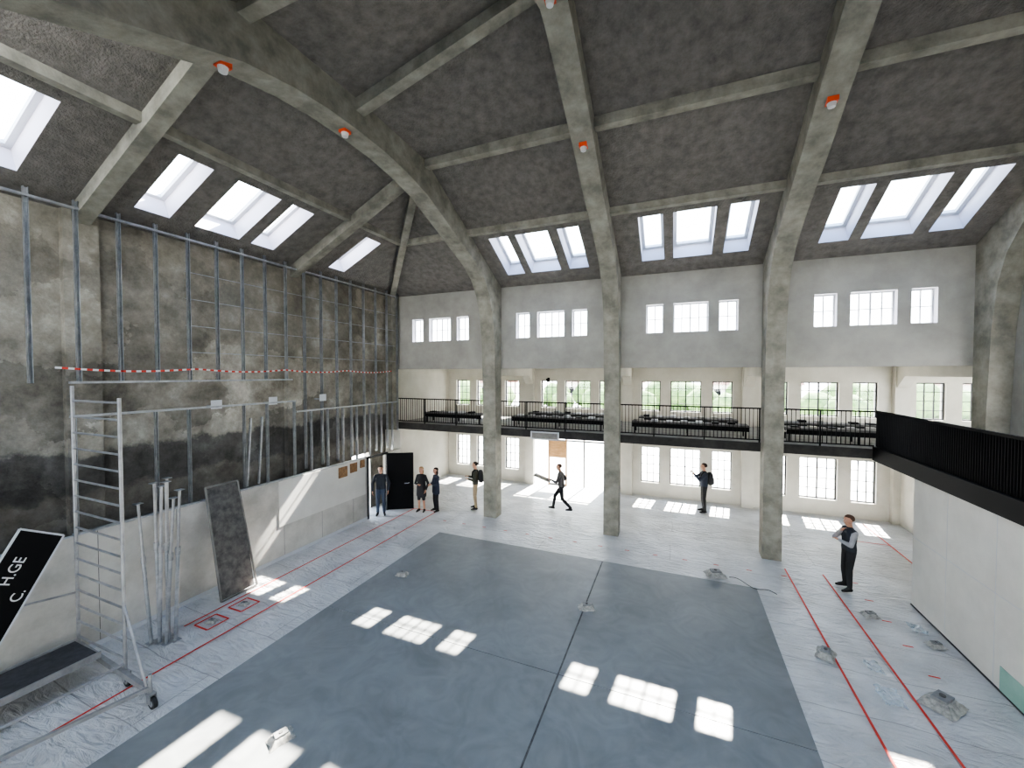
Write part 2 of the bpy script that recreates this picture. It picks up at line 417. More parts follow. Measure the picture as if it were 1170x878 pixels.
def window(x0,x1,z0,z1,y,nx,nz,k,fw=.05,mw=.022):
    s=B()
    s.box((x0,y-.03,z0),(x0+fw,y+.03,z1),k);s.box((x1-fw,y-.03,z0),(x1,y+.03,z1),k)
    s.box((x0+fw,y-.03,z0),(x1-fw,y+.03,z0+fw),k);s.box((x0+fw,y-.03,z1-fw),(x1-fw,y+.03,z1),k)
    for i in range(1,nx):
        x=x0+(x1-x0)*i/nx; w=mw*1.6 if (nx>=4 and i==nx//2) else mw
        s.box((x-w,y-.02,z0+fw),(x+w,y+.02,z1-fw),k)
    for i in range(1,nz):
        z=z0+(z1-z0)*i/nz; s.box((x0+fw,y-.017,z-mw*.8),(x1-fw,y+.017,z+mw*.8),k)
    s.poly([(x0+fw,y,z0+fw),(x1-fw,y,z0+fw),(x1-fw,y,z1-fw),(x0+fw,y,z1-fw)],'glass')
    wn[0]+=1; s.done('window_%d'%wn[0])
for h in ch: window(*h,YB+.2,2 if h[1]-h[0]<.7 else 4,2,'wframe',.035,.012)
for h in gh: window(*h,YO+.15,3 if h[1]-h[0]<.8 else 4,4,'bframe',.04,.015)
for h in lh: window(*h,YO+.15,3 if h[1]-h[0]<.8 else 4,4,'bframe',.04,.015)
s=B(); x0,x1,z0,z1=door; y=YO+.1
for x in(x0+.035,x0+.95,x0+1.75,x1-.95,x1-.035): s.box((x-.035,y-.04,0),(x+.035,y+.04,z1),'boxg')
s.box((x0,y-.035,z1-.08),(x1,y+.035,z1),'boxg'); s.box((x0,y-.035,2.0),(x1,y+.035,2.07),'boxg')
s.box((x0+.95,y-.03,0),(x0+1.75,y+.03,.08),'boxg')
s.box((x0+.95,y-.02,1.25),(x0+1.75,y+.02,2.0),'wood')
s.bar((x0+1.75,y-.05,0),(x0+1.75,y-.05,2.4),.09,.05,'wood'); s.bar((x0+.95,y-.05,0),(x0+.95,y-.05,2.4),.09,.05,'wood')
s.done('door_1')
b=B()
for x in(-6.15,-1.85,2.5,6.9):
    b.box((x-.2,YO-.22,0),(x+.2,YO,2.83),'cream'); b.box((x-.2,YO-.22,ZG),(x+.2,YO,5.3),'cream')
    b.box((x-.16,YB+.3,4.93),(x+.16,YO-.2,5.3),'cream')
    b.hexa([(x-.16,YO-.22,4.55),(x+.16,YO-.22,4.55),(x+.16,YO-.2,4.55),(x-.16,YO-.2,4.55),
            (x-.16,YO-.7,4.94),(x+.16,YO-.7,4.94),(x+.16,YO-.2,4.94),(x-.16,YO-.2,4.94)],'cream')
b.done('wall_back_pilasters')
b=B(); b.box((XL,YB+.3,5.3),(11,YO+.35,5.5),'cream'); b.box((XR,YB-.0,5.3),(11,YB+.3,5.5),'cream'); b.done('ceiling_gallery')
b=B(); b.box((XL,YB,2.83),(XR,YO,ZG),'gfloor'); b.box((XR,YB,2.83),(11,YO,ZG),'gfloor')
b.box((XL,YB-.03,2.84),(4.72,YB,ZG+.04),'slabedge')
b.box((4.72,YN,2.83),(XR,YB,ZG),'gfloor'); b.done('floor_gallery')
b=B(); b.box((4.66,YN,2.80),(4.72,YB,ZG+.1),'black'); b.done('trim_1')
b=B(); b.panel((XL,0,0),(0,1,0),(0,0,1),(-1,0,0),(YN-.3,YB),(0,ZE+.12),.3,[(10.75,11.65,0,2.1)],'old','cream')
for y in(3.9,8.4): b.box((XL,y-.25,2.0),(XL+.14,y+.25,ZE),'old')
b.box((XL,YB-.35,0),(XL+.3,YB,ZE),'conc')
b.done('wall_left')
b=B(); b.panel((XL,0,0),(0,1,0),(0,0,1),(-1,0,0),(YB,YO),(0,5.5),.3,[],'cream'); b.done('wall_left_aisle')
b=B(); b.panel((-9.8,0,0),(0,1,0),(0,0,1),(-1,0,0),(YN,YB-.4),(0,2.13),.12,[(10.75,11.65,0,2.08)],'lowwall')
for y in [1.3+1.25*i for i in range(8)]: b.box((-9.799,y-.004,0.1),(-9.797,y+.004,2.13),'dkpanel')
b.box((-9.8,YN,0),(-9.785,10.7,.09),'wframe')
b.box((-9.797,7.4,.9),(-9.790,10.6,2.12),'board')
b.done('wall_left_lining')
b=B(); b.panel((0,0,0),(1,0,0),(0,0,1),(0,1,0),(XL,-9.8),(0,2.83),.1,[],'cream'); o=b.done('wall_left_return'); o.location=(0,YB-.4,0)
b=B(); b.panel((XR,0,0),(0,1,0),(0,0,1),(1,0,0),(YN-.3,YB),(2.83,ZE),.3,[(9.6,11.45,3.3,5.3)],'plaster','reveal')
g=[(YB,ZE),(8.4,ZB+.1),(YC,ZR+.1),(3.9,ZB+.1),(YF,ZE)]
b.poly([(XR,y,z) for y,z in g],'plaster'); b.poly([(XR+.3,y,z) for y,z in g],'plaster')
b.done('wall_right')
b=B(); b.panel((4.75,0,0),(0,1,0),(0,0,1),(1,0,0),(YN,11.15),(0,2.83),.15,[],'board')
for y in [10-1.25*i for i in range(9)]: b.box((4.747,y-.004,0.05),(4.75,y+.004,2.83),'wframe')
b.box((4.744,YN,1.5),(4.75,11.15,1.508),'wframe')
b.box((4.73,YN,0.02),(4.75,11.15,.04),'bframe')
b.box((4.742,5,0.04),(4.75,8.6,.42),'green')
b.done('wall_right_lower')
b=B(); b.panel((6.9,0,0),(0,1,0),(0,0,1),(1,0,0),(9,YO),(0,2.83),.15,[(13.4,14.4,0,2.1)],'cream')
b.box((6.86,13.3,0),(6.9,13.4,2.2),'wood'); b.box((6.86,14.4,0),(6.9,14.5,2.2),'wood'); b.box((6.86,13.3,2.1),(6.9,14.5,2.2),'wood')
b.done('wall_right_aisle')
b=B(); b.box((11,YB,0),(11.3,YO+.35,5.5),'cream'); b.box((XR,YB,ZG),(XR+.2,YB+.5,5.3),'plaster'); b.done('wall_right_end')

# ---- railings
b=B(); y=YB+.08
b.box((XL+.1,y-.02,4.02),(4.72,y+.02,4.06),'black'); b.box((XL+.1,y-.012,ZG+.09),(4.72,y+.012,ZG+.12),'black')
x=XL+.15
while x<4.7:
    b.box((x-.008,y-.008,ZG+.1),(x+.008,y+.008,4.03),'black'); x+=.1
x=XL+.1
while x<4.75:
    b.box((x-.018,y-.018,ZG),(x+.018,y+.018,4.04),'black'); x+=1.4
b.done('railing')
b=B(); x=4.76
b.box((x-.03,YN+.1,4.02),(x+.03,YB+.1,4.07),'black'); b.box((x-.012,YN+.1,ZG+.08),(x+.012,YB,ZG+.12),'black')
y=YN+.1
while y<YB:
    b.box((x-.035,y-.006,ZG+.1),(x+.035,y+.006,4.03),'black'); y+=.065
b.done('railing')

# ---- gallery benches and equipment
def bench(x0,x1,y,z=ZG):
    s=B(); s.box((x0,y-.3,z+.34),(x1,y+.3,z+.39),'dkpanel')
    for xx in(x0+.08,(x0+x1)/2,x1-.08):
        for dy in(-.24,.24): s.box((xx-.02,y+dy-.02,z),(xx+.02,y+dy+.02,z+.34),'black')
    s.box((x0,y-.28,z+.2),(x1,y-.25,z+.34),'black')
    for i in range(int((x1-x0)/.45)):
        xx=x0+.25+.45*i; s.box((xx-.1,y-.15,z+.39),(xx+.1,y+.12,z+.42+.05*random.random()),random.choice(['boxg','wframe','bag','black']))
    s.done('low_bench')
for c in OC[1:4]:
    bench(c-1.7,c+1.7,14.1); bench(c-1.6,c+1.6,15.6)
bench(-9.6,-7.0,14.1)
s=B(); s.box((-4.6,YB-.07,2.78),(-3.6,YB-.035,3.05),'wframe'); s.box((-4.55,YB-.075,2.82),(-3.65,YB-.07,3.01),'gfloor'); s.done('fascia_sign')

# ---- stud framing on left wall
b=B(); X=-10.12
def stud(b,x,y,z0,z1,w=.05):
    b.box((x-.03,y-w/2,z0),(x-.028,y+w/2,z1),'galv')
    b.box((x-.03,y-w/2,z0),(x+.03,y-w/2+.003,z1),'galv'); b.box((x-.03,y+w/2-.003,z0),(x+.03,y+w/2,z1),'galv')
    b.box((x+.026,y-w/2,z0),(x+.03,y-w/2+.012,z1),'galv'); b.box((x+.026,y+w/2-.012,z0),(x+.03,y+w/2,z1),'galv')
y=2.53; i=0
while y<12.8:
    z0=4.85 if y<8.3 else 2.2
    stud(b,X,y,z0,ZE+.1,.062); y+=.6
b.box((X-.035,3.6,4.83),(X+.035,8.1,4.87),'galv')
b.box((X-.035,2,ZE-.06),(X+.035,12.8,ZE-.02),'galv')
for z in(5.5,6.1,6.7,7.3):
    b.rod((X-.06,5.5,z),(X-.06,12.7,z),.009,'galv',5)
b.done('stud_frame')
b=B(); X=-9.86
b.box((X-.035,3.5,4.23),(X+.035,8.0,4.27),'galv'); b.box((X-.035,8.0,3.93),(X+.035,12.4,3.97),'galv')
b.box((X-.035,3.5,2.13),(X+.035,10.7,2.17),'galv')
for y in(3.55,4.75,5.35,6.55,7.15,7.95): stud(b,X,y,2.17,4.25)
for y in(6.6,6.9): b.bar((X,y,2.2),(X,y+.12,3.9),.04,.04,'galv')
for y in(8.5,9.1,9.7,10.3,10.9,11.5,12.1): stud(b,X,y,2.17,3.95)
for y in (5.9,7.3,8.9): b.box((X-.3,y-.02,4.23),(X+.03,y+.02,4.27),'galv'); b.box((X+.03,y-.12,4.2),(X+.034,y+.12,4.4),'wframe')
b.done('stud_frame')
b=B(); n=110
f=lambda t:(-10.05,3.4+8.9*t,5.12-.06*abs(math.sin(math.pi*t*4)))
for i in range(n):
    t0=i/n;t1=(i+1)/n
    b.bar(f(t0),f(t1),.01,.036,'red' if i%2 else 'white')
b.done('barrier_tape')
b=B()
for (y,z,w,h) in((9.6,1.72,.35,.33),(10.05,1.78,.3,.3),(10.45,1.85,.2,.26)): b.box((-9.785,y-w/2,z),(-9.76,y+w/2,z+h),'osb')
b.done('board_offcuts')

# ---- black door leaf
b=B(); b.obox((-9.37,11.95,1.06),((.86,.5,0),(-.5,.86,0),(0,0,1)),(.46,.03,1.04),'black')
b.rod((-9.07,12.06,1.0),(-9.07,11.98,1.0),.012,'galv'); b.rod((-9.07,11.98,1.0),(-9.18,11.92,1.0),.012,'galv')
b.done('door_2')
b=B(); b.box((-9.82,10.68,0),(-9.76,10.75,2.15),'bframe');b.box((-9.82,11.65,0),(-9.76,11.72,2.15),'bframe');b.box((-9.82,10.68,2.08),(-9.76,11.72,2.15),'bframe'); b.done('trim_2')

# ---- scaffold tower
b=B(); y=3.45
xa,xb=-9.62,-8.15
for x,zt in((xa,4.8),(xb,4.62)):
    b.rod((x,y,.2),(x,y,zt),.026,'alu',10)
for i in range(16):
    z=.42+.275*i
    if z<4.6: b.rod((xa,y,z),(xb,y,z),.018,'alu',8)
for yy in (1.6,):
    for x in(xa,xb): b.rod((x,yy,.2),(x,yy,1.6),.026,'alu',10)
    for i in range(5): b.rod((xa,yy,.42+.275*i),(xb,yy,.42+.275*i),.018,'alu',8)
b.rod((xb,y,.35),(xb,1.6,.35),.022,'alu'); b.rod((xa,y,.35),(xa,1.6,.35),.022,'alu')
b.rod((xa,y,1.2),(xa,1.6,1.5),.018,'alu')
b.bar((xa-.05,y+.03,.24),(-7.25,y-.1,.24),.06,.09,'alu'); b.bar((-7.25,y-.1,.3),(-7.75,1.4,.3),.05,.05,'alu')
b.rod((xb,y,1.3),(-7.35,y-.1,.28),.02,'alu'); b.rod((-7.25,y-.1,.1),(-7.25,y-.1,.5),.025,'alu')
b.box((xa+.15,1.0,.38),(xb-.55,3.35,.43),'plank'); b.box((xa+.12,.98,.36),(xa+.15,3.37,.46),'alu'); b.box((xb-.55,.98,.36),(xb-.52,3.37,.46),'alu')
for cx,cy in((-7.25,y-.1),(xa,y),(xb,y),(-7.75,1.45)):
    b.rod((cx+.06,cy-.025,.085),(cx+.06,cy+.025,.085),.085,'rubber',20); b.rod((cx+.06,cy-.03,.085),(cx+.06,cy+.03,.085),.045,'alu',14)
    b.box((cx-.02,cy-.045,.08),(cx+.07,cy-.032,.22),'alu'); b.box((cx-.02,cy+.032,.08),(cx+.07,cy+.045,.22),'alu'); b.box((cx-.04,cy-.045,.2),(cx+.07,cy+.045,.225),'alu')
b.done('scaffold_tower')

# ---- black sign board on scaffold
A=V((-8.95,3.07,2.45)); d1=V((-.0,-.45,-.89)).normalized(); d2=V((0,-.86,.5)).normalized(); nn=V((1,0,0))
WS=.52; LS=1.5
sign=bpy.data.objects.new('sign_board',None); scene.collection.objects.link(sign)
b=B(); c=A+d1*LS/2+d2*WS/2
b.obox(c,(d1,d2,nn),(LS/2,WS/2,.012),'black')
for p,q in((A,A+d1*LS),(A+d2*WS,A+d2*WS+d1*LS),(A,A+d2*WS),(A+d1*LS,A+d1*LS+d2*WS)): b.bar(p,q,.025,.025,'wframe',up=nn)
b.done('panel',parent=sign)
def text(body,loc,ex,ey,size,k,parent):
    cu=bpy.data.curves.new('lettering','FONT'); cu.body=body; cu.size=size; cu.extrude=.002; cu.materials.append(M[k])
    o=bpy.data.objects.new('lettering',cu); scene.collection.objects.link(o)
    ex=V(ex).normalized();ey=V(ey).normalized();ez=ex.cross(ey)
    m=Matrix((ex,ey,ez)).transposed().to_4x4(); m.translation=V(loc); o.matrix_world=m; o.parent=parent
ex=-d1; ey=d2
text('H.GE',A+d1*.75+d2*.28+V((.02,0,0)),ex,ey,.18,'white',sign)
text('C.',A+d1*.95+d2*.07+V((.02,0,0)),ex,ey,.18,'white',sign)

# ---- steel props bundle
for i,(x,y,dx,dy,h) in enumerate([(-8.95,4.3,-.12,.02,2.95),(-8.85,4.25,-.05,.1,2.9),(-8.78,4.35,.02,.0,3.0),(-8.7,4.28,.08,.12,2.7),(-8.9,4.42,-.16,.1,3.0),(-8.65,4.4,.12,.05,2.85),(-8.98,4.18,-.22,-.05,2.6)]):
    s=B(); p=V((x,y,.01)); q=V((x+dx,y+dy,h)); m_=p.lerp(q,.6)
    s.rod(p,m_,.03,'galv',10); s.rod(m_,q,.023,'alu',10); s.rod(p.lerp(q,.57),p.lerp(q,.62),.042,'alu',10)
    s.box((x-.07,y-.07,.003),(x+.07,y+.07,.012),'galv'); s.obox(q,((1,0,0),(0,1,0),(0,0,1)),(.06,.06,.005),'galv')
    s.rod(m_+V((-.06,0,0)),m_+V((.06,0,0)),.008,'galv',6)
    s.done('steel_prop')

# ---- leaning formwork panel
b=B(); p0=V((-9.12,5.5,.03));p1=V((-9.12,6.3,.03));q0=V((-9.74,5.58,2.45));q1=V((-9.74,6.28,2.45))
D=(q0-p0).normalized(); S=(p1-p0).normalized(); Nn=D.cross(S).normalized()
cc=(p0+p1+q0+q1)/4
b.obox(cc,(S,D,Nn),(.36,1.22,.01),'dkpanel')
for e0,e1 in((p0,q0),(p1,q1),(p0,p1),(q0,q1)): b.bar(e0,e1,.025,.05,'gfloor',up=Nn)
b.done('formwork_panel')

# ---- floor outlet boxes wrapped in crumpled sacking
def bag(x,y,s=1.0,k='bag',film=False,rot=0.3):
    o=B(); s*=.85
    R=Matrix.Rotation(rot,3,'Z')
    n=14
    def pt(i,j):
        u=(i/n-.5)*2; v=(j/n-.5)*2
        r=max(abs(u),abs(v))
        h=.085*s*(1 if r<.55 else max(0,(1-r)/.45))+.02*s*noise.noise((u*3+x*7,v*3+y*5,1))*(1 if r<.95 else 0)
        w=1+.22*noise.noise((u*1.5+x*3,v*1.5+y,4))
        p=R@V((u*.2*s*w,v*.15*s*w,0)); return V((x+p.x,y+p.y,.014+max(0.002,h)))
    for i in range(n):
        for j in range(n): o.poly([pt(i,j),pt(i+1,j),pt(i+1,j+1),pt(i,j+1)],k)
    ax=(R@V((1,0,0)),R@V((0,1,0)),V((0,0,1)))
    o.obox((x,y,.014+.09*s),ax,(.10*s,.07*s,.022*s),'boxg')
    o.rod(V((x,y,.1*s)),V((x,y,.14*s)),.03*s,'dkpanel',10)
    o.done('floor_outlet_box' if not film else 'wrapped_bundle')
bag(-6.25,8.0,.9); bag(-1.72,8.35,1.0); bag(.95,10.95,1.35); bag(-4.95,3.72,.95,rot=1.2)
bag(2.5,8.55,1.1,rot=1.2); bag(3.75,10.3,.9); bag(3.75,7.9,1.5,film=True,rot=.8); bag(-8.6,5.0,.6); bag(-8.6,5.65,.6); bag(4.45,9.6,.8)
def scrap(x,y,s):
    o=B(); n=10
    pts=[[V((x+(i/n-.5)*s+.05*noise.noise((i*.6,j*.6,x)),y+(j/n-.5)*s*1.5+.05*noise.noise((j*.6,i*.6,y)),.022+.06*abs(noise.noise((i*.45,j*.45,x))))) for j in range(n+1)] for i in range(n+1)]
    for i in range(n):
        for j in range(n): o.poly([pts[i][j],pts[i+1][j],pts[i+1][j+1],pts[i][j+1]],'film')
    o.done('plastic_scrap',smooth=True)
scrap(3.15,8.5,.2); scrap(3.1,7.8,.28); scrap(4.4,10.1,.22); scrap(-2.3,4.2,.16)
b=B()
pts=[V((1.25+.9*t,10.95-.5*t+.1*math.sin(t*9),.025)) for t in [i/20 for i in range(21)]]
for p,q in zip(pts,pts[1:]): b.rod(p,q,.008,'dkpanel',5)
b.done('power_cable')
for x,y,z in((-5.3,16.95,4.75),(3.1,16.95,4.75)):
    s=B(); s.box((x-.05,y+.2,z-.1),(x+.05,y+.25,z+.1),'black'); s.box((x-.05,y+.02,z-.04),(x+.05,y+.2,z+.06),'black'); s.done('wall_lamp')

# ---- exterior
b=B(); b.box((-90,YO+.36,-.3),(90,160,-.12),'ground'); b.box((-90,-60,-.3),(XL-.31,YO+.36,-.12),'ground'); b.box((XL-.31,-60,-.3),(90,YN-.36,-.12),'ground'); b.done('ground')
b=B()
for i in range(60):
    x=-75+i*2.6+random.random(); y=48+random.random()*14; r=1.6+random.random()*1.4
    b.ell((x,y,r*.7),(r,r,r*.85),'leaf',nu=12,nv=8,deform=lambda p:p*(1+.25*noise.noise(p*2.5+V((x,y,0)))))
b.done('hedge_trees',smooth=True)
for (x,y,w,h) in((-40,75,14,3.2),(-14,82,16,3.4),(12,78,14,3.2),(42,80,18,3.4)):
    b=B(); b.box((x-w/2,y,-.1),(x+w/2,y+8,h),'house')
    b.poly([(x-w/2-.4,y-.4,h),(x+w/2+.4,y-.4,h),(x+w/2-1,y+4,h+3),(x-w/2+1,y+4,h+3)],'roof')
    b.poly([(x-w/2-.4,y+8.4,h),(x+w/2+.4,y+8.4,h),(x+w/2-1,y+4,h+3),(x-w/2+1,y+4,h+3)],'roof')
    for i in range(5): b.box((x-w/2+1.2+i*w/5.2,y-.03,1),(x-w/2+2.2+i*w/5.2,y,2.3),'black')
    b.done('house')

# ------------------------------------------------------------------ people
def cm(name,c,rough=.85):
    if name not in M: M[name]=mat(name,c,tuple(min(255,int(x*1.12)) for x in c),rough=rough,scale=8,bump=.2,bscale=25)
    return name
cm('skin',(190,144,120),.55); cm('hair_dark',(46,36,30)); cm('hair_brown',(82,58,42)); cm('hair_blond',(150,122,84)); cm('shoe_dark',(32,30,30)); cm('shoe_white',(200,200,198))
cm('eye',(30,28,28),.3); cm('lip',(160,92,84),.5)

def caps_mesh(bm,p,q,r1,r2,n=14,m=4):
    D=q-p; Ln=D.length
    if Ln<1e-5: D=V((0,0,1)); q=p+V((0,0,1e-4))
    D=D.normalized(); A=D.orthogonal().normalized(); C=D.cross(A)
    rings=[]
    for i in range(1,m+1):
        a=math.pi/2*(i/m); rings.append((p-D*r1*math.cos(a),r1*math.sin(a)))
    for i in range(0,m):
        a=math.pi/2*(i/m); rings.append((q+D*r2*math.sin(a),r2*math.cos(a)))
    i0=len(bm[0]); bm[0].append(p-D*r1)
    for c,r in rings:
        for j in range(n):
            t=2*math.pi*j/n; bm[0].append(c+A*r*math.cos(t)+C*r*math.sin(t))
    bm[0].append(q+D*r2); last=len(bm[0])-1
    for j in range(n): bm[1].append([i0,i0+1+(j+1)%n,i0+1+j])
    for k in range(len(rings)-1):
        for j in range(n):
            a=i0+1+k*n+j; c=i0+1+k*n+(j+1)%n; bm[1].append([a,c,c+n,a+n])
    e=i0+1+(len(rings)-1)*n
    for j in range(n): bm[1].append([e+j,e+(j+1)%n,last])

def person(name,loc,face,h=1.75,top='',sleeve=None,legs='',shoe='shoe_dark',hair='hair_dark',long=False,
           elR=(.27,-.03,1.16),wrR=(.27,.08,.92),elL=(-.27,-.03,1.16),wrL=(-.27,.08,.92),
           kR=(.1,.02,.5),aR=(.11,-.02,.09),kL=(-.1,.02,.5),aL=(-.11,-.02,.09),
           coat=None,backpack=False,headturn=0,nod=0,skirt=False,leg_skin=False,forearm_skin=False,extra=None,female=False,lean=0):
    S=h/1.77; C=[]
    sleeve=sleeve or top
    lw=.9 if female else 1.0
    def seg(p,q,r1,r2,m): C.append((V(p),V(q),r1,r2,m))
    Ln=lambda p:V((p[0],p[1]+lean*(p[2]-.95),p[2]))
    for sx in(-1,1):
        seg(Ln((sx*.07,0,.93)),Ln((sx*.055,0,1.1)),.108,.098,legs if not skirt else top)
        seg(Ln((sx*.065,0,.985)),Ln((sx*.06,0,1.1)),.115,.106,top)
        seg(Ln((sx*.055,0,1.08)),Ln((sx*.075*lw,.0,1.3)),.104,.112*lw,top)
        seg(Ln((sx*.075*lw,0,1.3)),Ln((sx*.06*lw,-.01,1.4)),.11*lw,.075,top)
        seg(Ln((sx*.06,-.01,1.42)),Ln((sx*.165*lw,-.01,1.4)),.06,.064,top)
        if female: seg(Ln((sx*.065,.06,1.27)),Ln((sx*.065,.06,1.26)),.055,.055,top)
    seg(Ln((0,0,1.05)),Ln((0,.0,1.35)),.11,.115,top)
    seg(Ln((0,-.015,1.44)),Ln((0,.005,1.55)),.06,.054,'skin')
    seg(Ln((0,-.015,1.43)),Ln((0,-.005,1.46)),.08,.066,top)
    if coat:
        for sx in(-1,1):
            seg(Ln((sx*.07,0,1.0)),V((sx*.09,0,coat)),.115,.115,top)
        seg(Ln((0,0,1.0)),V((0,0,coat)),.12,.12,top)
    hands=[]
    for sx,el,wr in((1,elR,wrR),(-1,elL,wrL)):
        sh=Ln((sx*.175*lw,-.01,1.395)); el=V(el); wr=V(wr)
        L1=.30; L2=.26
        d=(el-sh).normalized(); el=sh+d*L1; d2=(wr-el).normalized(); wr=el+d2*L2
        seg(sh,el,.062*lw,.051*lw,sleeve); mid=el.lerp(wr,.35)
        fm='skin' if forearm_skin else sleeve
        seg(el,mid,.051*lw,.047*lw,fm); seg(mid,wr,.047*lw,.033*lw,fm)
        hands.append((sx,wr,d2))
    fing=[]
    for sx,wr,d in hands:
        if abs(d.z)>=.8: pn=V((-sx,0,0)); pn=(pn-d*pn.dot(d)).normalized(); side=V((0,1,0)); side=(side-d*side.dot(d)); side=(side-pn*side.dot(pn)).normalized()
        else:
            pn=V((0,0,-1)); pn=(pn-d*pn.dot(d)).normalized(); side=d.cross(pn)*sx*1.0
            side.normalize()
        for o_ in(-.026,0,.026):
            seg(wr+side*o_*.5,wr+d*.075+side*o_,.017,.015,'skin')
        for i,(o_,l) in enumerate(((.032,.07),(.011,.08),(-.011,.074),(-.031,.058))):
            p=wr+d*.08+side*o_; dd=(d+pn*.15).normalized()
            for j in range(3):
                q=p+dd*l*(.42,.32,.26)[j]; fing.append((p,q,.0092-.0012*j,.0086-.0014*j)); p=q; dd=(dd+pn*.45).normalized()
        p=wr+d*.03+side*.028; dd=(d*.6+side*.75+pn*.3).normalized()
        for j in range(2):
            q=p+dd*.036; fing.append((p,q,.0115-.001*j,.0105-.0015*j)); p=q; dd=(dd+d*.5).normalized()
    lm='skin' if leg_skin else legs
    lr=.85 if leg_skin else 1.12
    for sx,k,a in((1,kR,aR),(-1,kL,aL)):
        hp=V((sx*.085,0,.92)); k=V(k);a=V(a)
        seg(hp,k,.096,.066,legs); mid=k.lerp(a,.3)
        seg(k,mid,.06*lr,.058*lr,lm); seg(mid,a+V((0,0,.02)),.056*lr,.044*lr,lm)
        heel=V((a.x,a.y-.03,a.z-.05)); toe=V((a.x+sx*.03,a.y+.17,a.z-.058))
        seg(a,heel,.04,.036,shoe); seg(heel,toe,.038,.03,shoe); seg(a+V((0,.02,-.01)),toe+V((0,-.05,.01)),.038,.034,shoe)
    hs=1.08
    hc=Ln((0,.02,1.645)); Rh=Matrix.Rotation(headturn,3,'Z')@Matrix.Rotation(-nod,3,'X')
    T=lambda x,y,z:hc+Rh@(V((x,y,z))*hs)
    def hseg(p,q,a,c,m='skin'): seg(p,q,a*hs,c*hs,m)
    hseg(T(0,-.02,.025),T(0,.012,.025),.077,.074)
    hseg(T(0,.015,-.01),T(0,.04,-.06),.062,.04)
    hseg(T(-.02,.03,-.05),T(.02,.03,-.05),.045,.045)
    hseg(T(0,.085,.008),T(0,.103,-.022),.009,.013)
    hseg(T(0,.04,-.075),T(0,.055,-.085),.026,.02)
    for sx in(-1,1): hseg(T(sx*.077,-.005,.018),T(sx*.076,-.002,-.022),.014,.009)
    hseg(T(0,0,-.03),Ln((0,.0,1.52)),.055,.052)
    bm=([],[])
    for p,q,r1,r2,m in C: caps_mesh(bm,p,q,r1,r2)
    me=bpy.data.meshes.new('tmp'); me.from_pydata([tuple(v) for v in bm[0]],[],bm[1])
    o=bpy.data.objects.new('tmp',me); scene.collection.objects.link(o)
    rm=o.modifiers.new('r','REMESH'); rm.mode='VOXEL'; rm.voxel_size=.0105
    sm=o.modifiers.new('s','SMOOTH'); sm.iterations=3; sm.factor=.5
    dg=bpy.context.evaluated_depsgraph_get(); ev=o.evaluated_get(dg)
    bmsh=bpy.data.meshes.new_from_object(ev)
    bpy.data.objects.remove(o)
    nv=len(bmsh.vertices); co=np.empty(nv*3,dtype=np.float64); bmsh.vertices.foreach_get('co',co); co=co.reshape(-1,3)
    faces=[list(p.vertices) for p in bmsh.polygons]
    cen=np.array([co[f].mean(axis=0) for f in faces])
    best=np.full(len(cen),1e9); bi=np.zeros(len(cen),dtype=int)
    body=B(); 
    for idx,(p,q,r1,r2,m) in enumerate(C):
        p_=np.array(p);d=np.array(q)-p_; L2=max((d*d).sum(),1e-9)
        t=np.clip(((cen-p_)@d)/L2,0,1); ds=np.linalg.norm(cen-(p_+t[:,None]*d),axis=1)-(r1+(r2-r1)*t)
        mk=ds<best; best[mk]=ds[mk]; bi[mk]=body.mi(m)
    body.v=[tuple(c) for c in co]; body.f=faces; body.m=[int(x) for x in bi]
    fm=([],[])
    for p,q,r1,r2 in fing: caps_mesh(fm,p,q,r1,r2,n=8,m=3)
    off=len(body.v); body.v+=[tuple(v) for v in fm[0]]; body.f+=[[i+off for i in f] for f in fm[1]]; body.m+=[body.mi('skin')]*len(fm[1])
    def hd(p):
        q=p.copy()
        if q.y>.25 and q.z<.45: q=V((q.x*.86,q.y*.55,q.z*.9))
        if not long and q.z<-.45: q=V((q.x*.85,q.y*.9,q.z*.8))
        return q*(1+.05*noise.noise(p*6))
    E=lambda c,r,k,**kw: body.ell(c,tuple(a*hs for a in r),k,R=Rh,**kw)
    E(T(0,-.018,.032),(.088,.1,.09),hair,nu=24,nv=16,deform=hd)
    if long:
        E(T(0,-.05,-.06),(.085,.055,.13),hair,nu=18,nv=12,deform=lambda p:p*(1+.08*noise.noise(p*5)))
    for sx in(-1,1):
        E(T(sx*.03,.081,.018),(.011,.006,.005),'white',nu=10,nv=6)
        E(T(sx*.03,.085,.018),(.006,.004,.005),'eye',nu=8,nv=6)
        E(T(sx*.03,.084,.034),(.017,.006,.004),hair,nu=10,nv=6)
    E(T(0,.082,-.052),(.02,.007,.005),'lip',nu=10,nv=6)
    if backpack:
        def bd(p): return V((math.copysign(abs(p.x)**.5,p.x),math.copysign(abs(p.y)**.6,p.y),math.copysign(abs(p.z)**.55,p.z)))
        body.ell(Ln((0,-.2,1.22)),(.15,.095,.23),'rubber',nu=22,nv=16,deform=bd)
        body.ell(Ln((0,-.285,1.14)),(.11,.04,.12),'black',nu=18,nv=12,deform=bd)
        for sx in(-1,1):
            pts=[Ln((sx*.09,-.11,1.05)),Ln((sx*.13,.02,1.1)),Ln((sx*.115,.125,1.25)),Ln((sx*.1,.11,1.38)),Ln((sx*.09,.02,1.48)),Ln((sx*.09,-.1,1.42))]
            for a_,c_ in zip(pts,pts[1:]): body.bar(a_,c_,.045,.014,'black',up=(sx*.3,1,.5))
    if extra: extra(body,hands)
    ob=body.done(name,smooth=True)
    ob.scale=(S,S,S); ob.rotation_euler=(0,0,face); ob.location=(loc[0],loc[1],0.004)
    return ob
R_=math.radians
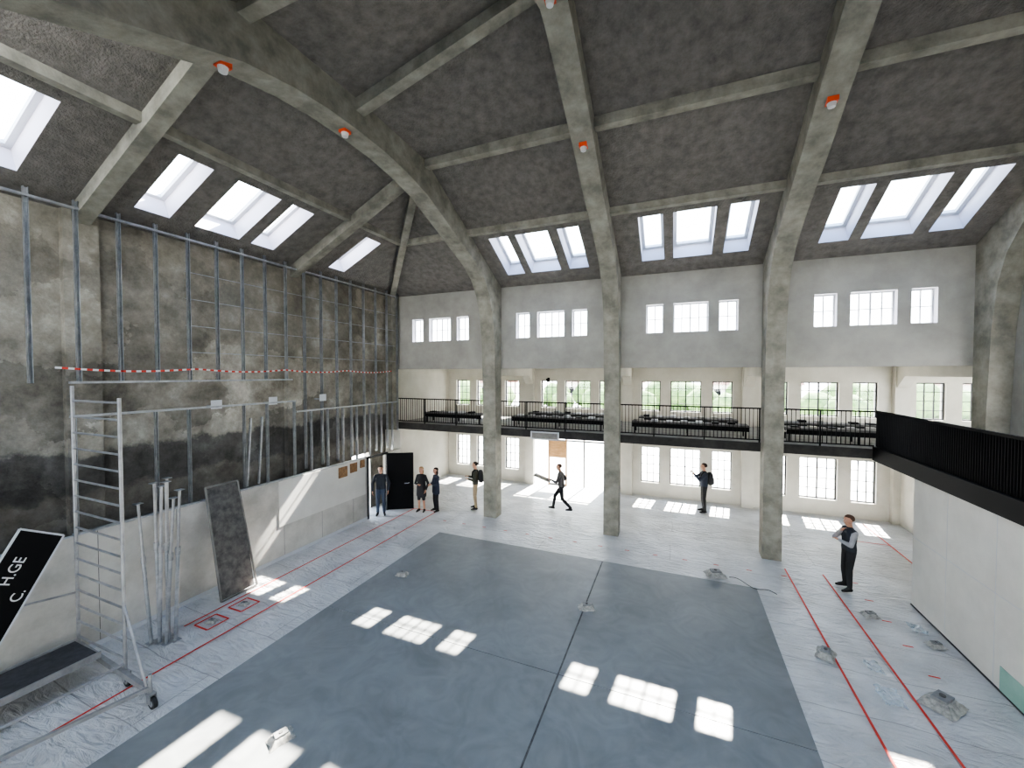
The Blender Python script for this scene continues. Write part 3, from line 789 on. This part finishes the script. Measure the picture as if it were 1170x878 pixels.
cm('tee_grey',(150,150,152)); cm('vest_dark',(44,48,54)); cm('trouser_black',(34,34,36)); cm('beige',(164,144,116)); cm('navy',(42,48,62)); cm('jean',(62,70,86)); cm('olive',(72,72,62)); cm('coatgrey',(92,88,86))
person('standing_person',(3.74,11.42),R_(105),1.74,top='vest_dark',sleeve='tee_grey',legs='trouser_black',shoe='shoe_dark',hair='hair_brown',
       elR=(.22,.17,1.17),wrR=(.03,.13,1.42),elL=(-.22,.1,1.13),wrL=(.06,.22,1.17),kR=(.12,.02,.5),aR=(.14,-.02,.095),kL=(-.1,.05,.5),aL=(-.13,.05,.095),nod=.1)
def phone(body,hands):
    c=(hands[0][1]+hands[1][1])/2+V((0,.1,.04)); body.obox(c,((1,0,0),(0,1,0),(0,0,1)),(.075,.005,.038),'black')
person('standing_man',(.97,15.9),R_(100),1.78,top='navy',legs='trouser_black',hair='hair_dark',backpack=True,
       elR=(.24,.16,1.25),wrR=(.09,.4,1.45),elL=(-.24,.16,1.25),wrL=(-.09,.4,1.45),extra=phone)
def board(body,hands):
    w=hands[1][1]; body.obox(w+V((-.02,.3,.05)),((0,1,.35),(1,0,0),(0,-.35,1)),(.32,.2,.01),'bag')
person('walking_man',(-3.82,14.0),R_(95),1.74,top='coatgrey',legs='trouser_black',hair='hair_brown',lean=.12,
       elR=(.3,-.12,1.16),wrR=(.3,.08,.98),elL=(-.27,.12,1.18),wrL=(-.2,.4,1.22),kR=(.09,.26,.54),aR=(.1,.33,.12),kL=(-.09,-.04,.5),aL=(-.1,-.36,.17),extra=board)
person('standing_man',(-6.85,13.05),R_(120),1.76,top='olive',legs='beige',hair='hair_dark',backpack=True,
       elR=(.25,.05,1.15),wrR=(.12,.25,1.2),elL=(-.25,.05,1.15),wrL=(-.1,.25,1.15))
person('standing_woman',(-8.53,12.05),R_(190),1.64,top='trouser_black',legs='trouser_black',hair='hair_blond',long=True,coat=.66,leg_skin=True,female=True,shoe='shoe_dark',
       elR=(.23,.02,1.16),wrR=(.05,.2,1.12),elL=(-.25,-.03,1.16),wrL=(-.24,.08,.92))
person('standing_woman',(-8.06,12.28),R_(150),1.6,top='navy',legs='trouser_black',hair='hair_dark',long=True,coat=.78,female=True,
       elR=(.23,.02,1.16),wrR=(.08,.22,1.1),elL=(-.23,.02,1.16),wrL=(-.08,.22,1.14))
person('standing_man',(-9.65,11.2),R_(215),1.76,top='vest_dark',sleeve='vest_dark',legs='jean',hair='hair_dark')

# ------------------------------------------------------------------ light
sd=V((-.8,-6.7,-6.68)).normalized()
sl=bpy.data.lights.new('sun','SUN'); sl.energy=85; sl.angle=math.radians(.53); sl.color=(1,.96,.89)
so=bpy.data.objects.new('sun',sl); scene.collection.objects.link(so); so.rotation_euler=sd.to_track_quat('-Z','Y').to_euler(); so.location=(0,40,40)
w=bpy.data.worlds.new('sky'); scene.world=w; w.use_nodes=True; nt=w.node_tree; N=nt.nodes; L=nt.links
bg=N['Background']; bg.inputs['Strength'].default_value=13.0
tc=N.new('ShaderNodeTexCoord'); sp=N.new('ShaderNodeSeparateXYZ'); rp=N.new('ShaderNodeValToRGB')
L.new(tc.outputs['Generated'],sp.inputs[0]); L.new(sp.outputs[2],rp.inputs[0]); L.new(rp.outputs[0],bg.inputs[0])
rp.color_ramp.elements[0].position=0.0; rp.color_ramp.elements[0].color=(.97,.99,1,1)
rp.color_ramp.elements[1].position=.8; rp.color_ramp.elements[1].color=(.28,.47,.82,1)
e=rp.color_ramp.elements.new(.4); e.color=(.82,.90,1,1)
scene.view_settings.look='AgX - Medium High Contrast'

# ------------------------------------------------------------------ camera
cam=bpy.data.cameras.new('camera'); cam.sensor_width=36; cam.lens=455/1170*36; cam.clip_start=.05; cam.clip_end=500
co=bpy.data.objects.new('camera',cam); scene.collection.objects.link(co)
co.location=(0,0,5.0); co.rotation_euler=(math.radians(90-1.4),0,math.radians(22.4))
scene.camera=co
